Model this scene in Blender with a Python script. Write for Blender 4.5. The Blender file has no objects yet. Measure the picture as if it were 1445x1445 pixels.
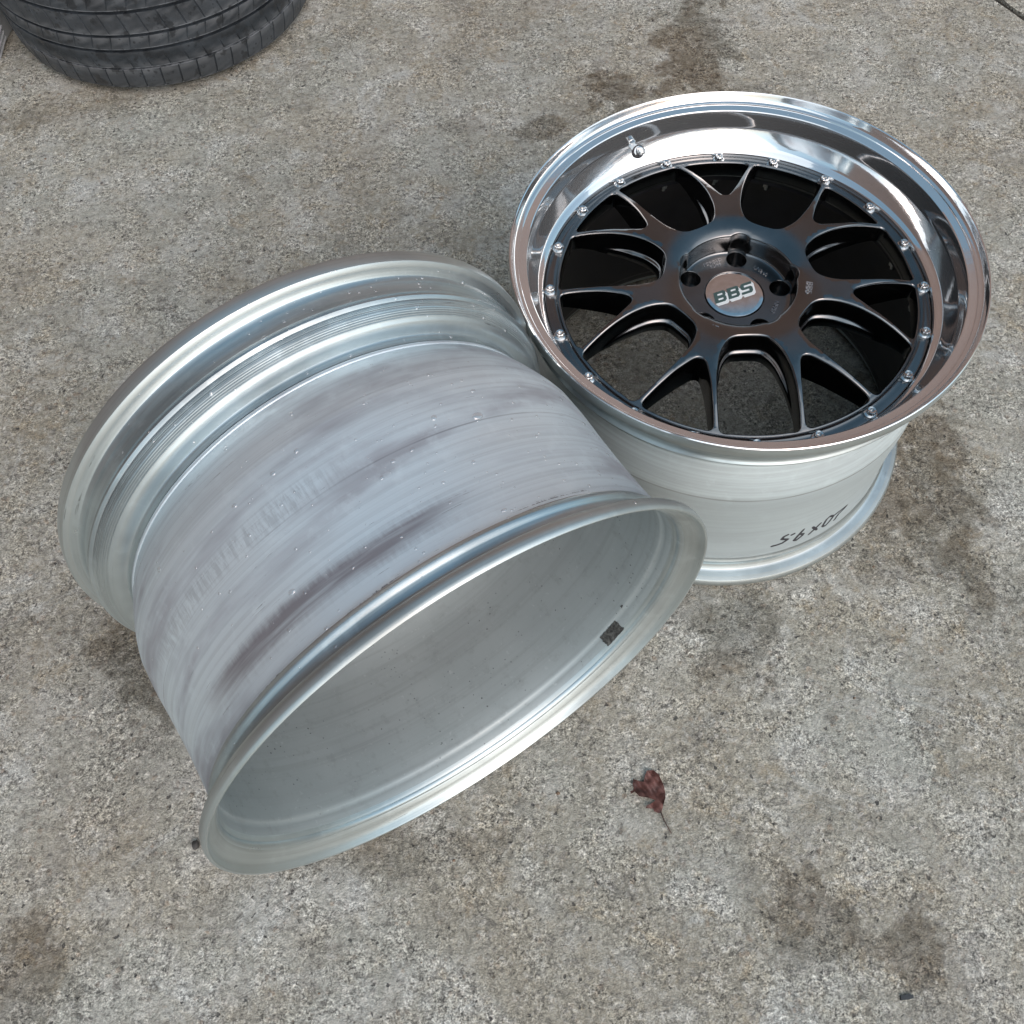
import bpy, bmesh, math, random
from mathutils import Vector, Matrix, noise
from mathutils.geometry import delaunay_2d_cdt, convex_hull_2d

R_ = math.radians
PI = math.pi
scene = bpy.context.scene
col = scene.collection
random.seed(7)

# ------------------------------------------------------------------ camera
cam_d = bpy.data.cameras.new('camera')
cam = bpy.data.objects.new('camera', cam_d); col.objects.link(cam)
cam_right = Vector((0.99885278, -0.04197928, -0.02304048))
cam_up = Vector((0.04788657, 0.87563420, 0.48059507))
cam_fwd = Vector((0.0, 0.48114705, -0.8766399))
m = Matrix((cam_right, cam_up, -cam_fwd)).transposed().to_4x4()
m.translation = Vector((0, 0, 1.16384595))
cam.matrix_world = m
cam_d.sensor_fit = 'HORIZONTAL'; cam_d.sensor_width = 36.0
cam_d.lens = 36.0 * 1365.5 / 1445.0
cam_d.clip_start = 0.02; cam_d.clip_end = 400
scene.camera = cam

# ------------------------------------------------------------------ sky, sun, exposure
SUN_EL, SUN_AZ = R_(44), R_(152)          # azimuth clockwise from +Y
w = bpy.data.worlds.new('World'); scene.world = w; w.use_nodes = True
nt = w.node_tree; nt.nodes.clear()
sky = nt.nodes.new('ShaderNodeTexSky'); sky.sky_type = 'NISHITA'
sky.sun_disc = False; sky.sun_elevation = SUN_EL; sky.sun_rotation = SUN_AZ
sky.air_density = 1.0; sky.dust_density = 3.0; sky.ozone_density = 1.0
hsv = nt.nodes.new('ShaderNodeHueSaturation'); hsv.inputs['Saturation'].default_value = 1.0; hsv.inputs['Hue'].default_value = 0.468
bg = nt.nodes.new('ShaderNodeBackground'); bg.inputs['Strength'].default_value = 0.142
wo = nt.nodes.new('ShaderNodeOutputWorld')
nt.links.new(sky.outputs[0], hsv.inputs['Color']); nt.links.new(hsv.outputs[0], bg.inputs[0]); nt.links.new(bg.outputs[0], wo.inputs[0])
sun_d = bpy.data.lights.new('sun', 'SUN'); sun_d.energy = 0.8; sun_d.angle = R_(95); sun_d.color = (1.0, 0.98, 0.93)
sun = bpy.data.objects.new('sun', sun_d); col.objects.link(sun)
sd = Vector((math.cos(SUN_EL)*math.sin(SUN_AZ), math.cos(SUN_EL)*math.cos(SUN_AZ), math.sin(SUN_EL)))
sun.rotation_euler = sd.to_track_quat('Z', 'Y').to_euler(); sun.location = sd*10
vs = scene.view_settings
vs.view_transform = 'Standard'; vs.look = 'None'; vs.gamma = 1.0; vs.use_curve_mapping = False; vs.exposure = 0.42
scene.cycles.max_bounces = 8; scene.cycles.glossy_bounces = 6; scene.cycles.diffuse_bounces = 3; scene.cycles.transmission_bounces = 4
scene.cycles.caustics_reflective = False; scene.cycles.caustics_refractive = False

# ------------------------------------------------------------------ helpers
def tag(o, label=None, cat=None, group=None, kind=None):
    if label: o['label'] = label
    if cat: o['category'] = cat
    if group: o['group'] = group
    if kind: o['kind'] = kind
    return o

def empty(name, mat):
    o = bpy.data.objects.new(name, None); col.objects.link(o); o.matrix_world = mat; o.empty_display_size = 0.05
    return o

def link_mesh(name, me, mats, parent=None, smooth=True, angle=35):
    if not isinstance(mats, (list, tuple)): mats = [mats]
    for mt in mats: me.materials.append(mt)
    if smooth:
        me.polygons.foreach_set('use_smooth', [True]*len(me.polygons))
        me.set_sharp_from_angle(angle=R_(angle))
    me.update()
    o = bpy.data.objects.new(name, me); col.objects.link(o)
    if parent: o.parent = parent
    return o

def mesh_from(name, verts, faces, mats, parent=None, smooth=True, angle=35, midx=None):
    me = bpy.data.meshes.new(name); me.from_pydata(verts, [], faces)
    bm = bmesh.new(); bm.from_mesh(me); bmesh.ops.recalc_face_normals(bm, faces=bm.faces); bm.to_mesh(me); bm.free()
    if midx: me.polygons.foreach_set('material_index', midx)
    return link_mesh(name, me, mats, parent, smooth, angle)

def lathe(name, prof, mats, parent=None, n=192, closed=True, angle=35, matseg=None, phase=0.0):
    """prof: list of (r, z); revolved round local z."""
    verts, faces, mi = [], [], []
    k = len(prof)
    for j in range(n):
        a = 2*PI*j/n + phase
        ca, sa = math.cos(a), math.sin(a)
        for r, z in prof: verts.append((r*ca, r*sa, z))
    kk = k if closed else k-1
    for j in range(n):
        j2 = (j+1) % n
        for i in range(kk):
            i2 = (i+1) % k
            faces.append((j*k+i, j2*k+i, j2*k+i2, j*k+i2))
            mi.append(matseg[i] if matseg else 0)
    return mesh_from(name, verts, faces, mats, parent, True, angle, mi if matseg else None)

def pchip(xs, ys):
    n = len(xs); h = [xs[i+1]-xs[i] for i in range(n-1)]; d = [(ys[i+1]-ys[i])/h[i] for i in range(n-1)]
    mm = [0]*n; mm[0] = d[0]; mm[-1] = d[-1]
    for i in range(1, n-1):
        if d[i-1]*d[i] <= 0: mm[i] = 0
        else:
            w1 = 2*h[i]+h[i-1]; w2 = h[i]+2*h[i-1]
            mm[i] = (w1+w2)/(w1/d[i-1]+w2/d[i])
    def f(x):
        x = min(max(x, xs[0]), xs[-1])
        i = 0
        while i < n-2 and x > xs[i+1]: i += 1
        t = (x-xs[i])/h[i]
        return ((1+2*t)*(1-t)**2*ys[i] + t*(1-t)**2*h[i]*mm[i] + t*t*(3-2*t)*ys[i+1] + t*t*(t-1)*h[i]*mm[i+1])
    return f

def resample_closed(pts, step):
    """Catmull-Rom through closed pts, then even spacing."""
    n = len(pts); dense = []
    for i in range(n):
        p0, p1, p2, p3 = (Vector(pts[(i+q) % n]) for q in (-1, 0, 1, 2))
        for q in range(16):
            t = q/16
            dense.append(0.5*((2*p1)+(p2-p0)*t+(2*p0-5*p1+4*p2-p3)*t*t+(3*p1-p0-3*p2+p3)*t**3))
    L = [0]
    for i in range(len(dense)): L.append(L[-1]+(dense[(i+1) % len(dense)]-dense[i]).length)
    cnt = int(L[-1]/step); out = []; i = 0
    for c in range(cnt):
        t = L[-1]*c/cnt
        while L[i+1] < t: i += 1
        f = (t-L[i])/max(L[i+1]-L[i], 1e-9)
        out.append(dense[i].lerp(dense[(i+1) % len(dense)], f))
    return out

def offset_loop(loop, d):
    """d>0 grows a CCW loop outwards."""
    n = len(loop); out = []
    for i in range(n):
        t = (loop[(i+1) % n]-loop[i-1]).normalized()
        dd = d[i] if isinstance(d, list) else d
        out.append(loop[i]+Vector((t.y, -t.x))*dd)
    return out

def ccw(loop):
    a = sum(loop[i-1].x*loop[i].y-loop[i].x*loop[i-1].y for i in range(len(loop)))
    return loop if a > 0 else loop[::-1]

def inside(p, loop):
    c = False; n = len(loop); j = n-1
    for i in range(n):
        a, b = loop[i], loop[j]
        if (a.y > p[1]) != (b.y > p[1]) and p[0] < (b.x-a.x)*(p[1]-a.y)/(b.y-a.y)+a.x: c = not c
        j = i
    return c

def cdt(outer, holes, extra=()):
    """triangles of the region inside outer and outside holes; returns verts2d, tris (loop verts first, in order)."""
    pts, edges = [], []
    for lp in [outer]+list(holes):
        b = len(pts); pts += [Vector((p[0], p[1])) for p in lp]
        edges += [(b+i, b+(i+1) % len(lp)) for i in range(len(lp))]
    pts += [Vector((p[0], p[1])) for p in extra]
    v, e, f, ov, oe, of = delaunay_2d_cdt(pts, edges, [], 0, 1e-7)
    # map back to input order
    back = {}
    for i, o in enumerate(ov):
        for k in o: back[k] = i
    order = {}
    for k, i in back.items(): order.setdefault(i, k)
    tris = []
    boxes = [(min(p.x for p in h), max(p.x for p in h), min(p.y for p in h), max(p.y for p in h)) for h in [ [Vector(q) for q in hh] for hh in holes]]
    hs = [[Vector(q) for q in hh] for hh in holes]; o2 = [Vector(q) for q in outer]
    for t in f:
        c = (v[t[0]]+v[t[1]]+v[t[2]])/3
        if not inside(c, o2): continue
        bad = False
        for h, bx in zip(hs, boxes):
            if bx[0] <= c.x <= bx[1] and bx[2] <= c.y <= bx[3] and inside(c, h): bad = True; break
        if not bad: tris.append(tuple(order[i] for i in t))
    return pts, tris

def circle(r, n, cx=0, cy=0, ph=0):
    return [Vector((cx+r*math.cos(2*PI*i/n+ph), cy+r*math.sin(2*PI*i/n+ph))) for i in range(n)]

def copy_tree(o, parent=None):
    c = o.copy(); col.objects.link(c); c.parent = parent
    for ch in o.children: copy_tree(ch, c)
    return c

# ------------------------------------------------------------------ materials
class NB:
    def __init__(s, name):
        s.m = bpy.data.materials.new(name); s.m.use_nodes = True; s.t = s.m.node_tree; s.t.nodes.clear()
        s.o = s.t.nodes.new('ShaderNodeOutputMaterial'); s.b = s.t.nodes.new('ShaderNodeBsdfPrincipled')
        s.t.links.new(s.b.outputs[0], s.o.inputs[0])
    def n(s, ty, **kw):
        nd = s.t.nodes.new(ty)
        for k, v in kw.items(): setattr(nd, k, v)
        return nd
    def l(s, a, b): s.t.links.new(a, b)
    def set(s, **kw):
        for k, v in kw.items():
            i = s.b.inputs[k.replace('_', ' ')]
            if hasattr(v, 'is_output'): s.l(v, i)
            else: i.default_value = (*v, 1.0) if isinstance(v, tuple) and len(v) == 3 else v
    def val(s, x, sock):
        if hasattr(x, 'is_output'): s.l(x, sock)
        else: sock.default_value = x
    def math(s, op, a, b=0.0, c=None, clamp=False):
        nd = s.n('ShaderNodeMath', operation=op, use_clamp=clamp); s.val(a, nd.inputs[0]); s.val(b, nd.inputs[1])
        if c is not None: s.val(c, nd.inputs[2])
        return nd.outputs[0]
    def noise(s, vec, scale, detail=3, rough=0.55, dist=0.0, color=False):
        nd = s.n('ShaderNodeTexNoise'); s.l(vec, nd.inputs['Vector']); nd.inputs['Scale'].default_value = scale
        nd.inputs['Detail'].default_value = detail; nd.inputs['Roughness'].default_value = rough; nd.inputs['Distortion'].default_value = dist
        return nd.outputs['Color' if color else 'Fac']
    def voro(s, vec, scale, feature='F1', out='Distance', rand=1.0):
        nd = s.n('ShaderNodeTexVoronoi', feature=feature); s.l(vec, nd.inputs['Vector']); nd.inputs['Scale'].default_value = scale
        nd.inputs['Randomness'].default_value = rand
        return nd.outputs[out]
    def ramp(s, x, lo, hi, a=0.0, b=1.0, smooth=True):
        nd = s.n('ShaderNodeMapRange'); nd.interpolation_type = 'SMOOTHSTEP' if smooth else 'LINEAR'
        s.val(x, nd.inputs['Value']); nd.inputs['From Min'].default_value = lo; nd.inputs['From Max'].default_value = hi
        nd.inputs['To Min'].default_value = a; nd.inputs['To Max'].default_value = b
        return nd.outputs['Result']
    def mix(s, f, a, b, blend='MIX'):
        nd = s.n('ShaderNodeMix', data_type='RGBA', blend_type=blend); s.val(f, nd.inputs['Factor'])
        for x, k in ((a, 6), (b, 7)):
            if hasattr(x, 'is_output'): s.l(x, nd.inputs[k])
            else: nd.inputs[k].default_value = (*x, 1.0) if len(x) == 3 else x
        return nd.outputs[2]
    def bump(s, h, strength, dist, prev=None):
        nd = s.n('ShaderNodeBump'); s.l(h, nd.inputs['Height']); nd.inputs['Strength'].default_value = strength; nd.inputs['Distance'].default_value = dist
        if prev is not None: s.l(prev, nd.inputs['Normal'])
        return nd.outputs[0]
    def obj(s): return s.n('ShaderNodeTexCoord').outputs['Object']
    def scale(s, vec, v):
        nd = s.n('ShaderNodeVectorMath', operation='MULTIPLY'); s.l(vec, nd.inputs[0]); nd.inputs[1].default_value = v
        return nd.outputs[0]
    def polar(s, k, kz, wob=0.0):
        """(cos t * k, sin t * k, z * kz) of the object position: streaks that run round the axis"""
        o = s.obj(); sp = s.n('ShaderNodeSeparateXYZ'); s.l(o, sp.inputs[0])
        r = s.math('SQRT', s.math('ADD', s.math('MULTIPLY', sp.outputs[0], sp.outputs[0]), s.math('MULTIPLY', sp.outputs[1], sp.outputs[1])))
        cb = s.n('ShaderNodeCombineXYZ')
        s.l(s.math('MULTIPLY', s.math('DIVIDE', sp.outputs[0], r), k), cb.inputs[0])
        s.l(s.math('MULTIPLY', s.math('DIVIDE', sp.outputs[1], r), k), cb.inputs[1])
        s.l(s.math('MULTIPLY', sp.outputs[2], kz), cb.inputs[2])
        return cb.outputs[0]

def mat_concrete():
    b = NB('concrete'); o = b.obj()
    sp = b.n('ShaderNodeSeparateXYZ'); b.l(o, sp.inputs[0])
    big = b.noise(o, 2.6, 4, 0.6); mid = b.noise(o, 11, 5, 0.65); hue = b.noise(o, 5.0, 3, 0.6); och = b.noise(o, 24, 6, 0.7, 0.6)
    fine = b.noise(o, 78, 6, 0.75, 0.5); vfine = b.noise(o, 430, 2, 0.7); crumb = b.noise(o, 190, 4, 0.75, 0.6)
    c = b.mix(b.ramp(hue, 0.36, 0.66), (0.384, 0.364, 0.298), (0.362, 0.366, 0.320))
    c = b.mix(b.ramp(big, 0.35, 0.70), b.mix(1.0, c, (0.78, 0.765, 0.74), 'MULTIPLY'), c)
    c = b.mix(b.ramp(mid, 0.46, 0.72, 0.0, 0.8), c, (0.460, 0.462, 0.425))
    c = b.mix(b.ramp(mid, 0.28, 0.46, 0.75, 0.0), c, (0.190, 0.181, 0.152))
    c = b.mix(b.math('MULTIPLY', b.ramp(och, 0.52, 0.68), b.ramp(big, 0.62, 0.45, 0.18, 0.75)), c, (0.305, 0.258, 0.178))
    c = b.mix(b.ramp(och, 0.30, 0.42, 0.45, 0.0), c, (0.215, 0.222, 0.210))
    c = b.mix(b.math('MULTIPLY', b.ramp(b.noise(o, 6.5, 6, 0.72, 0.8), 0.54, 0.66), 0.6), c, (0.47, 0.485, 0.46))
    c = b.mix(b.math('MULTIPLY', b.ramp(b.noise(o, 3.7, 6, 0.75, 1.0), 0.55, 0.68), 0.5), c, (0.215, 0.205, 0.178))
    # aggregate showing through the worn cement
    vv = b.n('ShaderNodeTexVoronoi', feature='F1')
    wob = b.n('ShaderNodeVectorMath', operation='ADD'); b.l(o, wob.inputs[0])
    wn = b.n('ShaderNodeVectorMath', operation='SCALE'); b.l(b.noise(o, 160, 3, 0.6, 0.0, True), wn.inputs[0]); wn.inputs['Scale'].default_value = 0.010
    b.l(wn.outputs[0], wob.inputs[1])
    b.l(wob.outputs[0], vv.inputs['Vector']); vv.inputs['Scale'].default_value = 125
    cs = b.n('ShaderNodeSeparateColor'); b.l(vv.outputs['Color'], cs.inputs[0])
    agg = b.mix(b.ramp(cs.outputs[0], 0.0, 1.0, 0, 1, False), (0.10, 0.095, 0.085), (0.46, 0.44, 0.40))
    agg = b.mix(b.ramp(cs.outputs[1], 0.78, 0.95), agg, (0.27, 0.20, 0.14))
    amask = b.math('MULTIPLY', b.ramp(vv.outputs['Distance'], 0.30, 0.55, 1.0, 0.0), b.ramp(b.noise(o, 30, 3, 0.6), 0.40, 0.62))
    c = b.mix(b.math('MULTIPLY', amask, 0.55), c, agg)
    v2 = b.n('ShaderNodeTexVoronoi', feature='F1'); b.l(wob.outputs[0], v2.inputs['Vector']); v2.inputs['Scale'].default_value = 58
    c2_ = b.n('ShaderNodeSeparateColor'); b.l(v2.outputs['Color'], c2_.inputs[0])
    st2 = b.math('MULTIPLY', b.ramp(v2.outputs['Distance'], 0.26, 0.40, 1.0, 0.0), b.ramp(c2_.outputs[2], 0.66, 0.80))
    c = b.mix(b.math('MULTIPLY', st2, 0.55), c, b.mix(c2_.outputs[0], (0.15, 0.145, 0.13), (0.40, 0.385, 0.34)))
    # cement network: light crumbs, dark pores
    c = b.mix(b.ramp(fine, 0.50, 0.68, 0.0, 0.60), c, (0.54, 0.53, 0.48))
    c = b.mix(b.ramp(fine, 0.33, 0.48, 0.70, 0.0), c, (0.100, 0.094, 0.082))
    rgh = b.ramp(b.noise(o, 17, 4, 0.7, 0.5), 0.38, 0.62, 0.35, 1.25)
    k1 = b.math('ADD', 1.02, b.math('MULTIPLY', rgh, b.ramp(crumb, 0.34, 0.66, -0.66, 0.72, False))); k2 = b.math('ADD', 1.0, b.math('MULTIPLY', rgh, b.ramp(vfine, 0.32, 0.68, -0.46, 0.52, False)))
    vm = b.n('ShaderNodeVectorMath', operation='SCALE'); b.l(c, vm.inputs[0]); b.l(b.math('MULTIPLY', k1, k2), vm.inputs['Scale'])
    c = b.mix(b.ramp(vfine, 0.64, 0.72, 0.0, 0.5), vm.outputs[0], (0.72, 0.71, 0.68))
    pit = b.n('ShaderNodeTexVoronoi', feature='F1'); b.l(wob.outputs[0], pit.inputs['Vector']); pit.inputs['Scale'].default_value = 72
    ps = b.n('ShaderNodeSeparateColor'); b.l(pit.outputs['Color'], ps.inputs[0])
    pm = b.math('MULTIPLY', b.ramp(b.math('ADD', pit.outputs['Distance'], b.math('MULTIPLY', crumb, 0.20)), 0.19, 0.27, 1.0, 0.0), b.ramp(ps.outputs[0], 0.28, 0.85))
    c = b.mix(b.math('MULTIPLY', pm, 0.85), c, (0.045, 0.045, 0.045))
    # oil and damp stains with their own ragged shapes
    warp = b.noise(o, 14, 5, 0.65, 0.4)
    stains = [(-0.475, 0.465, .085, .060, 1.0), (-0.44, 0.415, .07, .06, 1.0), (0.372, 1.60, .100, .15, 1.0), (0.225, 1.485, .075, .055, 1.0), (0.085, 1.40, .055, .035, .9),
              (-0.055, 1.425, .05, .025, .5), (0.570, 0.640, .095, .16, 1.0), (0.50, 0.545, .08, .05, .45), (0.28, 0.440, .07, .07, .9), (0.22, 0.50, .06, .05, .55),
              (0.305, 0.100, .060, .055, .85), (0.408, 0.072, .055, .045, .95), (-0.56, 0.085, .06, .07, .8), (-0.17, 0.20, .16, .035, .55), (-0.655, 0.505, .035, .03, .45),
              (-0.80, 1.50, .16, .04, .40), (0.03, 1.72, .12, .08, .25), (0.72, 0.45, .16, .10, .18), (-0.35, 1.05, .16, .10, .22), (0.11, 0.62, .05, .12, .8)]
    tot = None
    for (x, y, rx, ry, k) in stains:
        dx = b.math('DIVIDE', b.math('SUBTRACT', sp.outputs[0], x), rx); dy = b.math('DIVIDE', b.math('SUBTRACT', sp.outputs[1], y), ry)
        d = b.math('SQRT', b.math('ADD', b.math('MULTIPLY', dx, dx), b.math('MULTIPLY', dy, dy)))
        d = b.math('ADD', d, b.math('MULTIPLY', b.math('SUBTRACT', warp, 0.5), 3.2))
        f = b.ramp(d, 0.62, 1.05, k, 0.0)
        tot = f if tot is None else b.math('MAXIMUM', tot, f)
    stc = b.mix(b.ramp(hue, 0.40, 0.60), (0.33, 0.27, 0.20), (0.40, 0.385, 0.35))
    tot = b.math('MULTIPLY', tot, b.ramp(fine, 0.25, 0.62, 1.0, 0.66))
    c = b.mix(tot, c, b.mix(1.0, c, stc, 'MULTIPLY'))
    rough = b.math('SUBTRACT', b.ramp(big, 0.3, 0.7, 0.78, 0.62), b.math('MULTIPLY', tot, 0.28))
    h = b.math('ADD', b.math('MULTIPLY', fine, 0.8), b.math('MULTIPLY', vfine, 0.35))
    h = b.math('SUBTRACT', h, b.math('MULTIPLY', pm, 0.5))
    h = b.math('ADD', h, b.math('MULTIPLY', amask, 0.15))
    b.set(Base_Color=c, Roughness=rough, Normal=b.bump(h, 0.9, 0.004, b.bump(mid, 0.5, 0.006)))
    return b.m

def mat_brushed(name, base, dark, rough, streak=1.0, aniso=0.5, metallic=0.9, smudge=0.6, marks=False, lower_shade=False):
    b = NB(name)
    ln = b.noise(b.polar(0.5, 300), 1.0, 2, 0.6); st = b.noise(b.polar(1.1, 75), 1.0, 4, 0.62)
    sm = b.noise(b.polar(1.3, 20), 1.0, 4, 0.55, 0.2); scr = b.noise(b.polar(3.2, 520), 1.0, 2, 0.6)
    o = b.obj(); blot = b.noise(o, 45, 4, 0.65)
    f = b.math('MULTIPLY', b.ramp(sm, 0.46, 0.70), smudge)
    f = b.math('ADD', f, b.math('MULTIPLY', b.ramp(st, 0.46, 0.70), 0.24*streak), clamp=True)
    c = b.mix(f, base, dark)
    c = b.mix(b.ramp(ln, 0.42, 0.66, 0.0, 0.32*streak), c, tuple(x*0.58 for x in base))
    c = b.mix(b.math('MULTIPLY', b.ramp(scr, 0.68, 0.74), b.ramp(blot, 0.48, 0.6, 0, 0.6)), c, (0.09, 0.09, 0.095))
    c = b.mix(b.ramp(blot, 0.52, 0.72, 0.0, 0.25), c, tuple(min(1, x*1.22) for x in base))
    if marks:
        sp = b.n('ShaderNodeSeparateXYZ'); b.l(o, sp.inputs[0]); th = b.math('ARCTAN2', sp.outputs[1], sp.outputs[0]); z = sp.outputs[2]
        cb = b.n('ShaderNodeCombineXYZ'); b.l(b.math('MULTIPLY', th, 46), cb.inputs[0]); b.l(b.math('MULTIPLY', z, 34), cb.inputs[1])
        comb = b.noise(cb.outputs[0], 1.0, 4, 0.7, 0.3); zz = b.math('ADD', z, b.math('MULTIPLY', b.math('SUBTRACT', b.math('ADD', b.math('MULTIPLY', comb, 0.5), b.math('MULTIPLY', sm, 0.9)), 0.7), 0.020))
        def band(z0, z1, t0, t1, soft=0.0055):
            m = b.math('MULTIPLY', b.ramp(zz, z0-soft, z0+soft), b.ramp(zz, z1-soft, z1+soft, 1, 0))
            return b.math('MULTIPLY', m, b.math('MULTIPLY', b.ramp(th, R_(t0-9), R_(t0+9)), b.ramp(th, R_(t1-9), R_(t1+9), 1, 0)))
        c = b.mix(b.math('MULTIPLY', band(.138, .157, -62, -6), b.ramp(comb, 0.42, 0.60, 0.0, 0.30)), c, (0.24, 0.25, 0.26))
        c = b.mix(b.math('MULTIPLY', band(.057, .078, -48, 8), b.ramp(st, 0.35, 0.62, 0.20, 0.85)), c, (0.23, 0.21, 0.225))
        c = b.mix(b.math('MULTIPLY', band(.030, .040, -70, 40, 0.001), b.ramp(scr, 0.50, 0.62, 0.0, 0.8)), c, (0.10, 0.10, 0.11))
        edge = b.math('MULTIPLY', b.ramp(z, .1355, .1362), b.ramp(z, .1368, .1376, 1, 0))
        c = b.mix(b.math('MULTIPLY', edge, b.ramp(st, 0.38, 0.6, 0.05, 0.5)), c, (0.16, 0.165, 0.18))
    if lower_shade:       # painted shade: barrel below the sky-facing flare coloured darker, with a dark line
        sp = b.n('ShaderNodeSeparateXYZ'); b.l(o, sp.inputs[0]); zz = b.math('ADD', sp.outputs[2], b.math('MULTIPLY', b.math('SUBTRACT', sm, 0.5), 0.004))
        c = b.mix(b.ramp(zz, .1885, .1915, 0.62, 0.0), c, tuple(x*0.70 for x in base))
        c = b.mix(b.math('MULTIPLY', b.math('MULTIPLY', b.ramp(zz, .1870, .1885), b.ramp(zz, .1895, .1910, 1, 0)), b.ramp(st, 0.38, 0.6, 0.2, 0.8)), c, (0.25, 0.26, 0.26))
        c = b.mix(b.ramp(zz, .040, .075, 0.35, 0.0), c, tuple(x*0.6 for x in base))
    rg = b.math('ADD', b.ramp(sm, 0.3, 0.7, rough-0.05, rough+0.10), b.math('MULTIPLY', st, 0.10))
    h = b.math('ADD', b.math('MULTIPLY', ln, 0.8), b.math('MULTIPLY', st, 0.5))
    tg = b.n('ShaderNodeTangent', direction_type='RADIAL', axis='Z')
    b.set(Base_Color=c, Metallic=metallic, Roughness=rg, Anisotropic=aniso, Normal=b.bump(h, 0.3*streak, 0.0006), Tangent=tg.outputs[0])
    return b.m

def mat_polished():
    b = NB('polished_aluminium'); o = b.obj()
    sp = b.noise(o, 420, 3, 0.7); cloud = b.noise(o, 9, 5, 0.68, 0.5); hz = b.noise(b.polar(4, 60), 1.0, 4, 0.65)
    spots = b.math('MULTIPLY', b.ramp(sp, 0.60, 0.70), b.ramp(cloud, 0.52, 0.66))
    rg = b.math('ADD', b.math('ADD', 0.07, b.math('MULTIPLY', spots, 0.32)), b.ramp(hz, 0.52, 0.75, 0.0, 0.07))
    c = b.mix(b.math('MULTIPLY', spots, 0.5), (0.80, 0.82, 0.83), (0.55, 0.54, 0.52))
    b.set(Base_Color=c, Metallic=0.90, Roughness=rg, Normal=b.bump(hz, 0.05, 0.002))
    return b.m

def mat_interior():
    b = NB('satin_barrel_interior'); o = b.obj()
    cl = b.noise(o, 7, 4, 0.6); sp = b.voro(o, 150); spc = b.voro(o, 150, out='Color')
    s2 = b.n('ShaderNodeSeparateColor'); b.l(spc, s2.inputs[0]); band = b.noise(b.polar(1.0, 30), 1.0, 3, 0.6)
    c = b.mix(b.ramp(cl, 0.35, 0.7), (0.355, 0.405, 0.41), (0.40, 0.45, 0.455))
    c = b.mix(b.ramp(band, 0.5, 0.75, 0, 0.30), c, (0.31, 0.335, 0.345))
    m1 = b.math('MULTIPLY', b.math('MULTIPLY', b.ramp(b.math('ADD', sp, b.math('MULTIPLY', b.noise(o, 700, 2), 0.22)), 0.20, 0.30, 1, 0), b.ramp(b.noise(o, 11, 3), 0.42, 0.6)), b.ramp(s2.outputs[0], 0.50, 0.62))
    c = b.mix(b.math('MULTIPLY', m1, 0.8), c, (0.06, 0.06, 0.06))
    g = b.noise(b.scale(o, (1, 1, 1)), 60, 4, 0.7)
    c = b.mix(b.ramp(g, 0.52, 0.70, 0, 0.35), c, (0.26, 0.285, 0.285))
    c = b.mix(b.ramp(b.noise(b.polar(0.7, 160), 1.0, 3, 0.6), 0.45, 0.7, 0, 0.22), c, (0.22, 0.24, 0.24))
    c = b.mix(b.ramp(b.noise(o, 150, 3, 0.7), 0.62, 0.74, 0, 0.30), c, (0.60, 0.65, 0.65))
    b.set(Base_Color=c, Metallic=0.40, Roughness=0.48, Normal=b.bump(g, 0.08, 0.001))
    return b.m

def mat_gunmetal():
    b = NB('gunmetal_satin'); o = b.obj()
    cl = b.noise(o, 14, 4, 0.6); sc = b.noise(b.scale(o, (30, 30, 30)), 18, 3, 0.7)
    dust = b.noise(o, 240, 2, 0.7)
    c = b.mix(b.ramp(cl, 0.3, 0.7), (0.165, 0.172, 0.176), (0.205, 0.210, 0.214))
    c = b.mix(b.math('MULTIPLY', b.ramp(dust, 0.68, 0.78), 0.35), c, (0.02, 0.02, 0.02))
    b.set(Base_Color=c, Metallic=1.0, Roughness=b.ramp(cl, 0.3, 0.7, 0.15, 0.21), Normal=b.bump(dust, 0.03, 0.0005))
    return b.m

def mat_simple(name, c, metallic=0.0, rough=0.5, var=0.15, scale=60, bump=0.0, bd=0.001, **kw):
    b = NB(name); o = b.obj(); n = b.noise(o, scale, 4, 0.6)
    col_ = b.mix(b.ramp(n, 0.3, 0.7), tuple(x*(1-var) for x in c), tuple(min(1, x*(1+var)) for x in c))
    b.set(Base_Color=col_, Metallic=metallic, Roughness=b.ramp(n, 0.3, 0.7, rough*0.88, min(1, rough*1.12)))
    if bump: b.set(Normal=b.bump(n, bump, bd))
    for k, v in kw.items(): b.b.inputs[k.replace('_', ' ')].default_value = v
    return b.m

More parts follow.
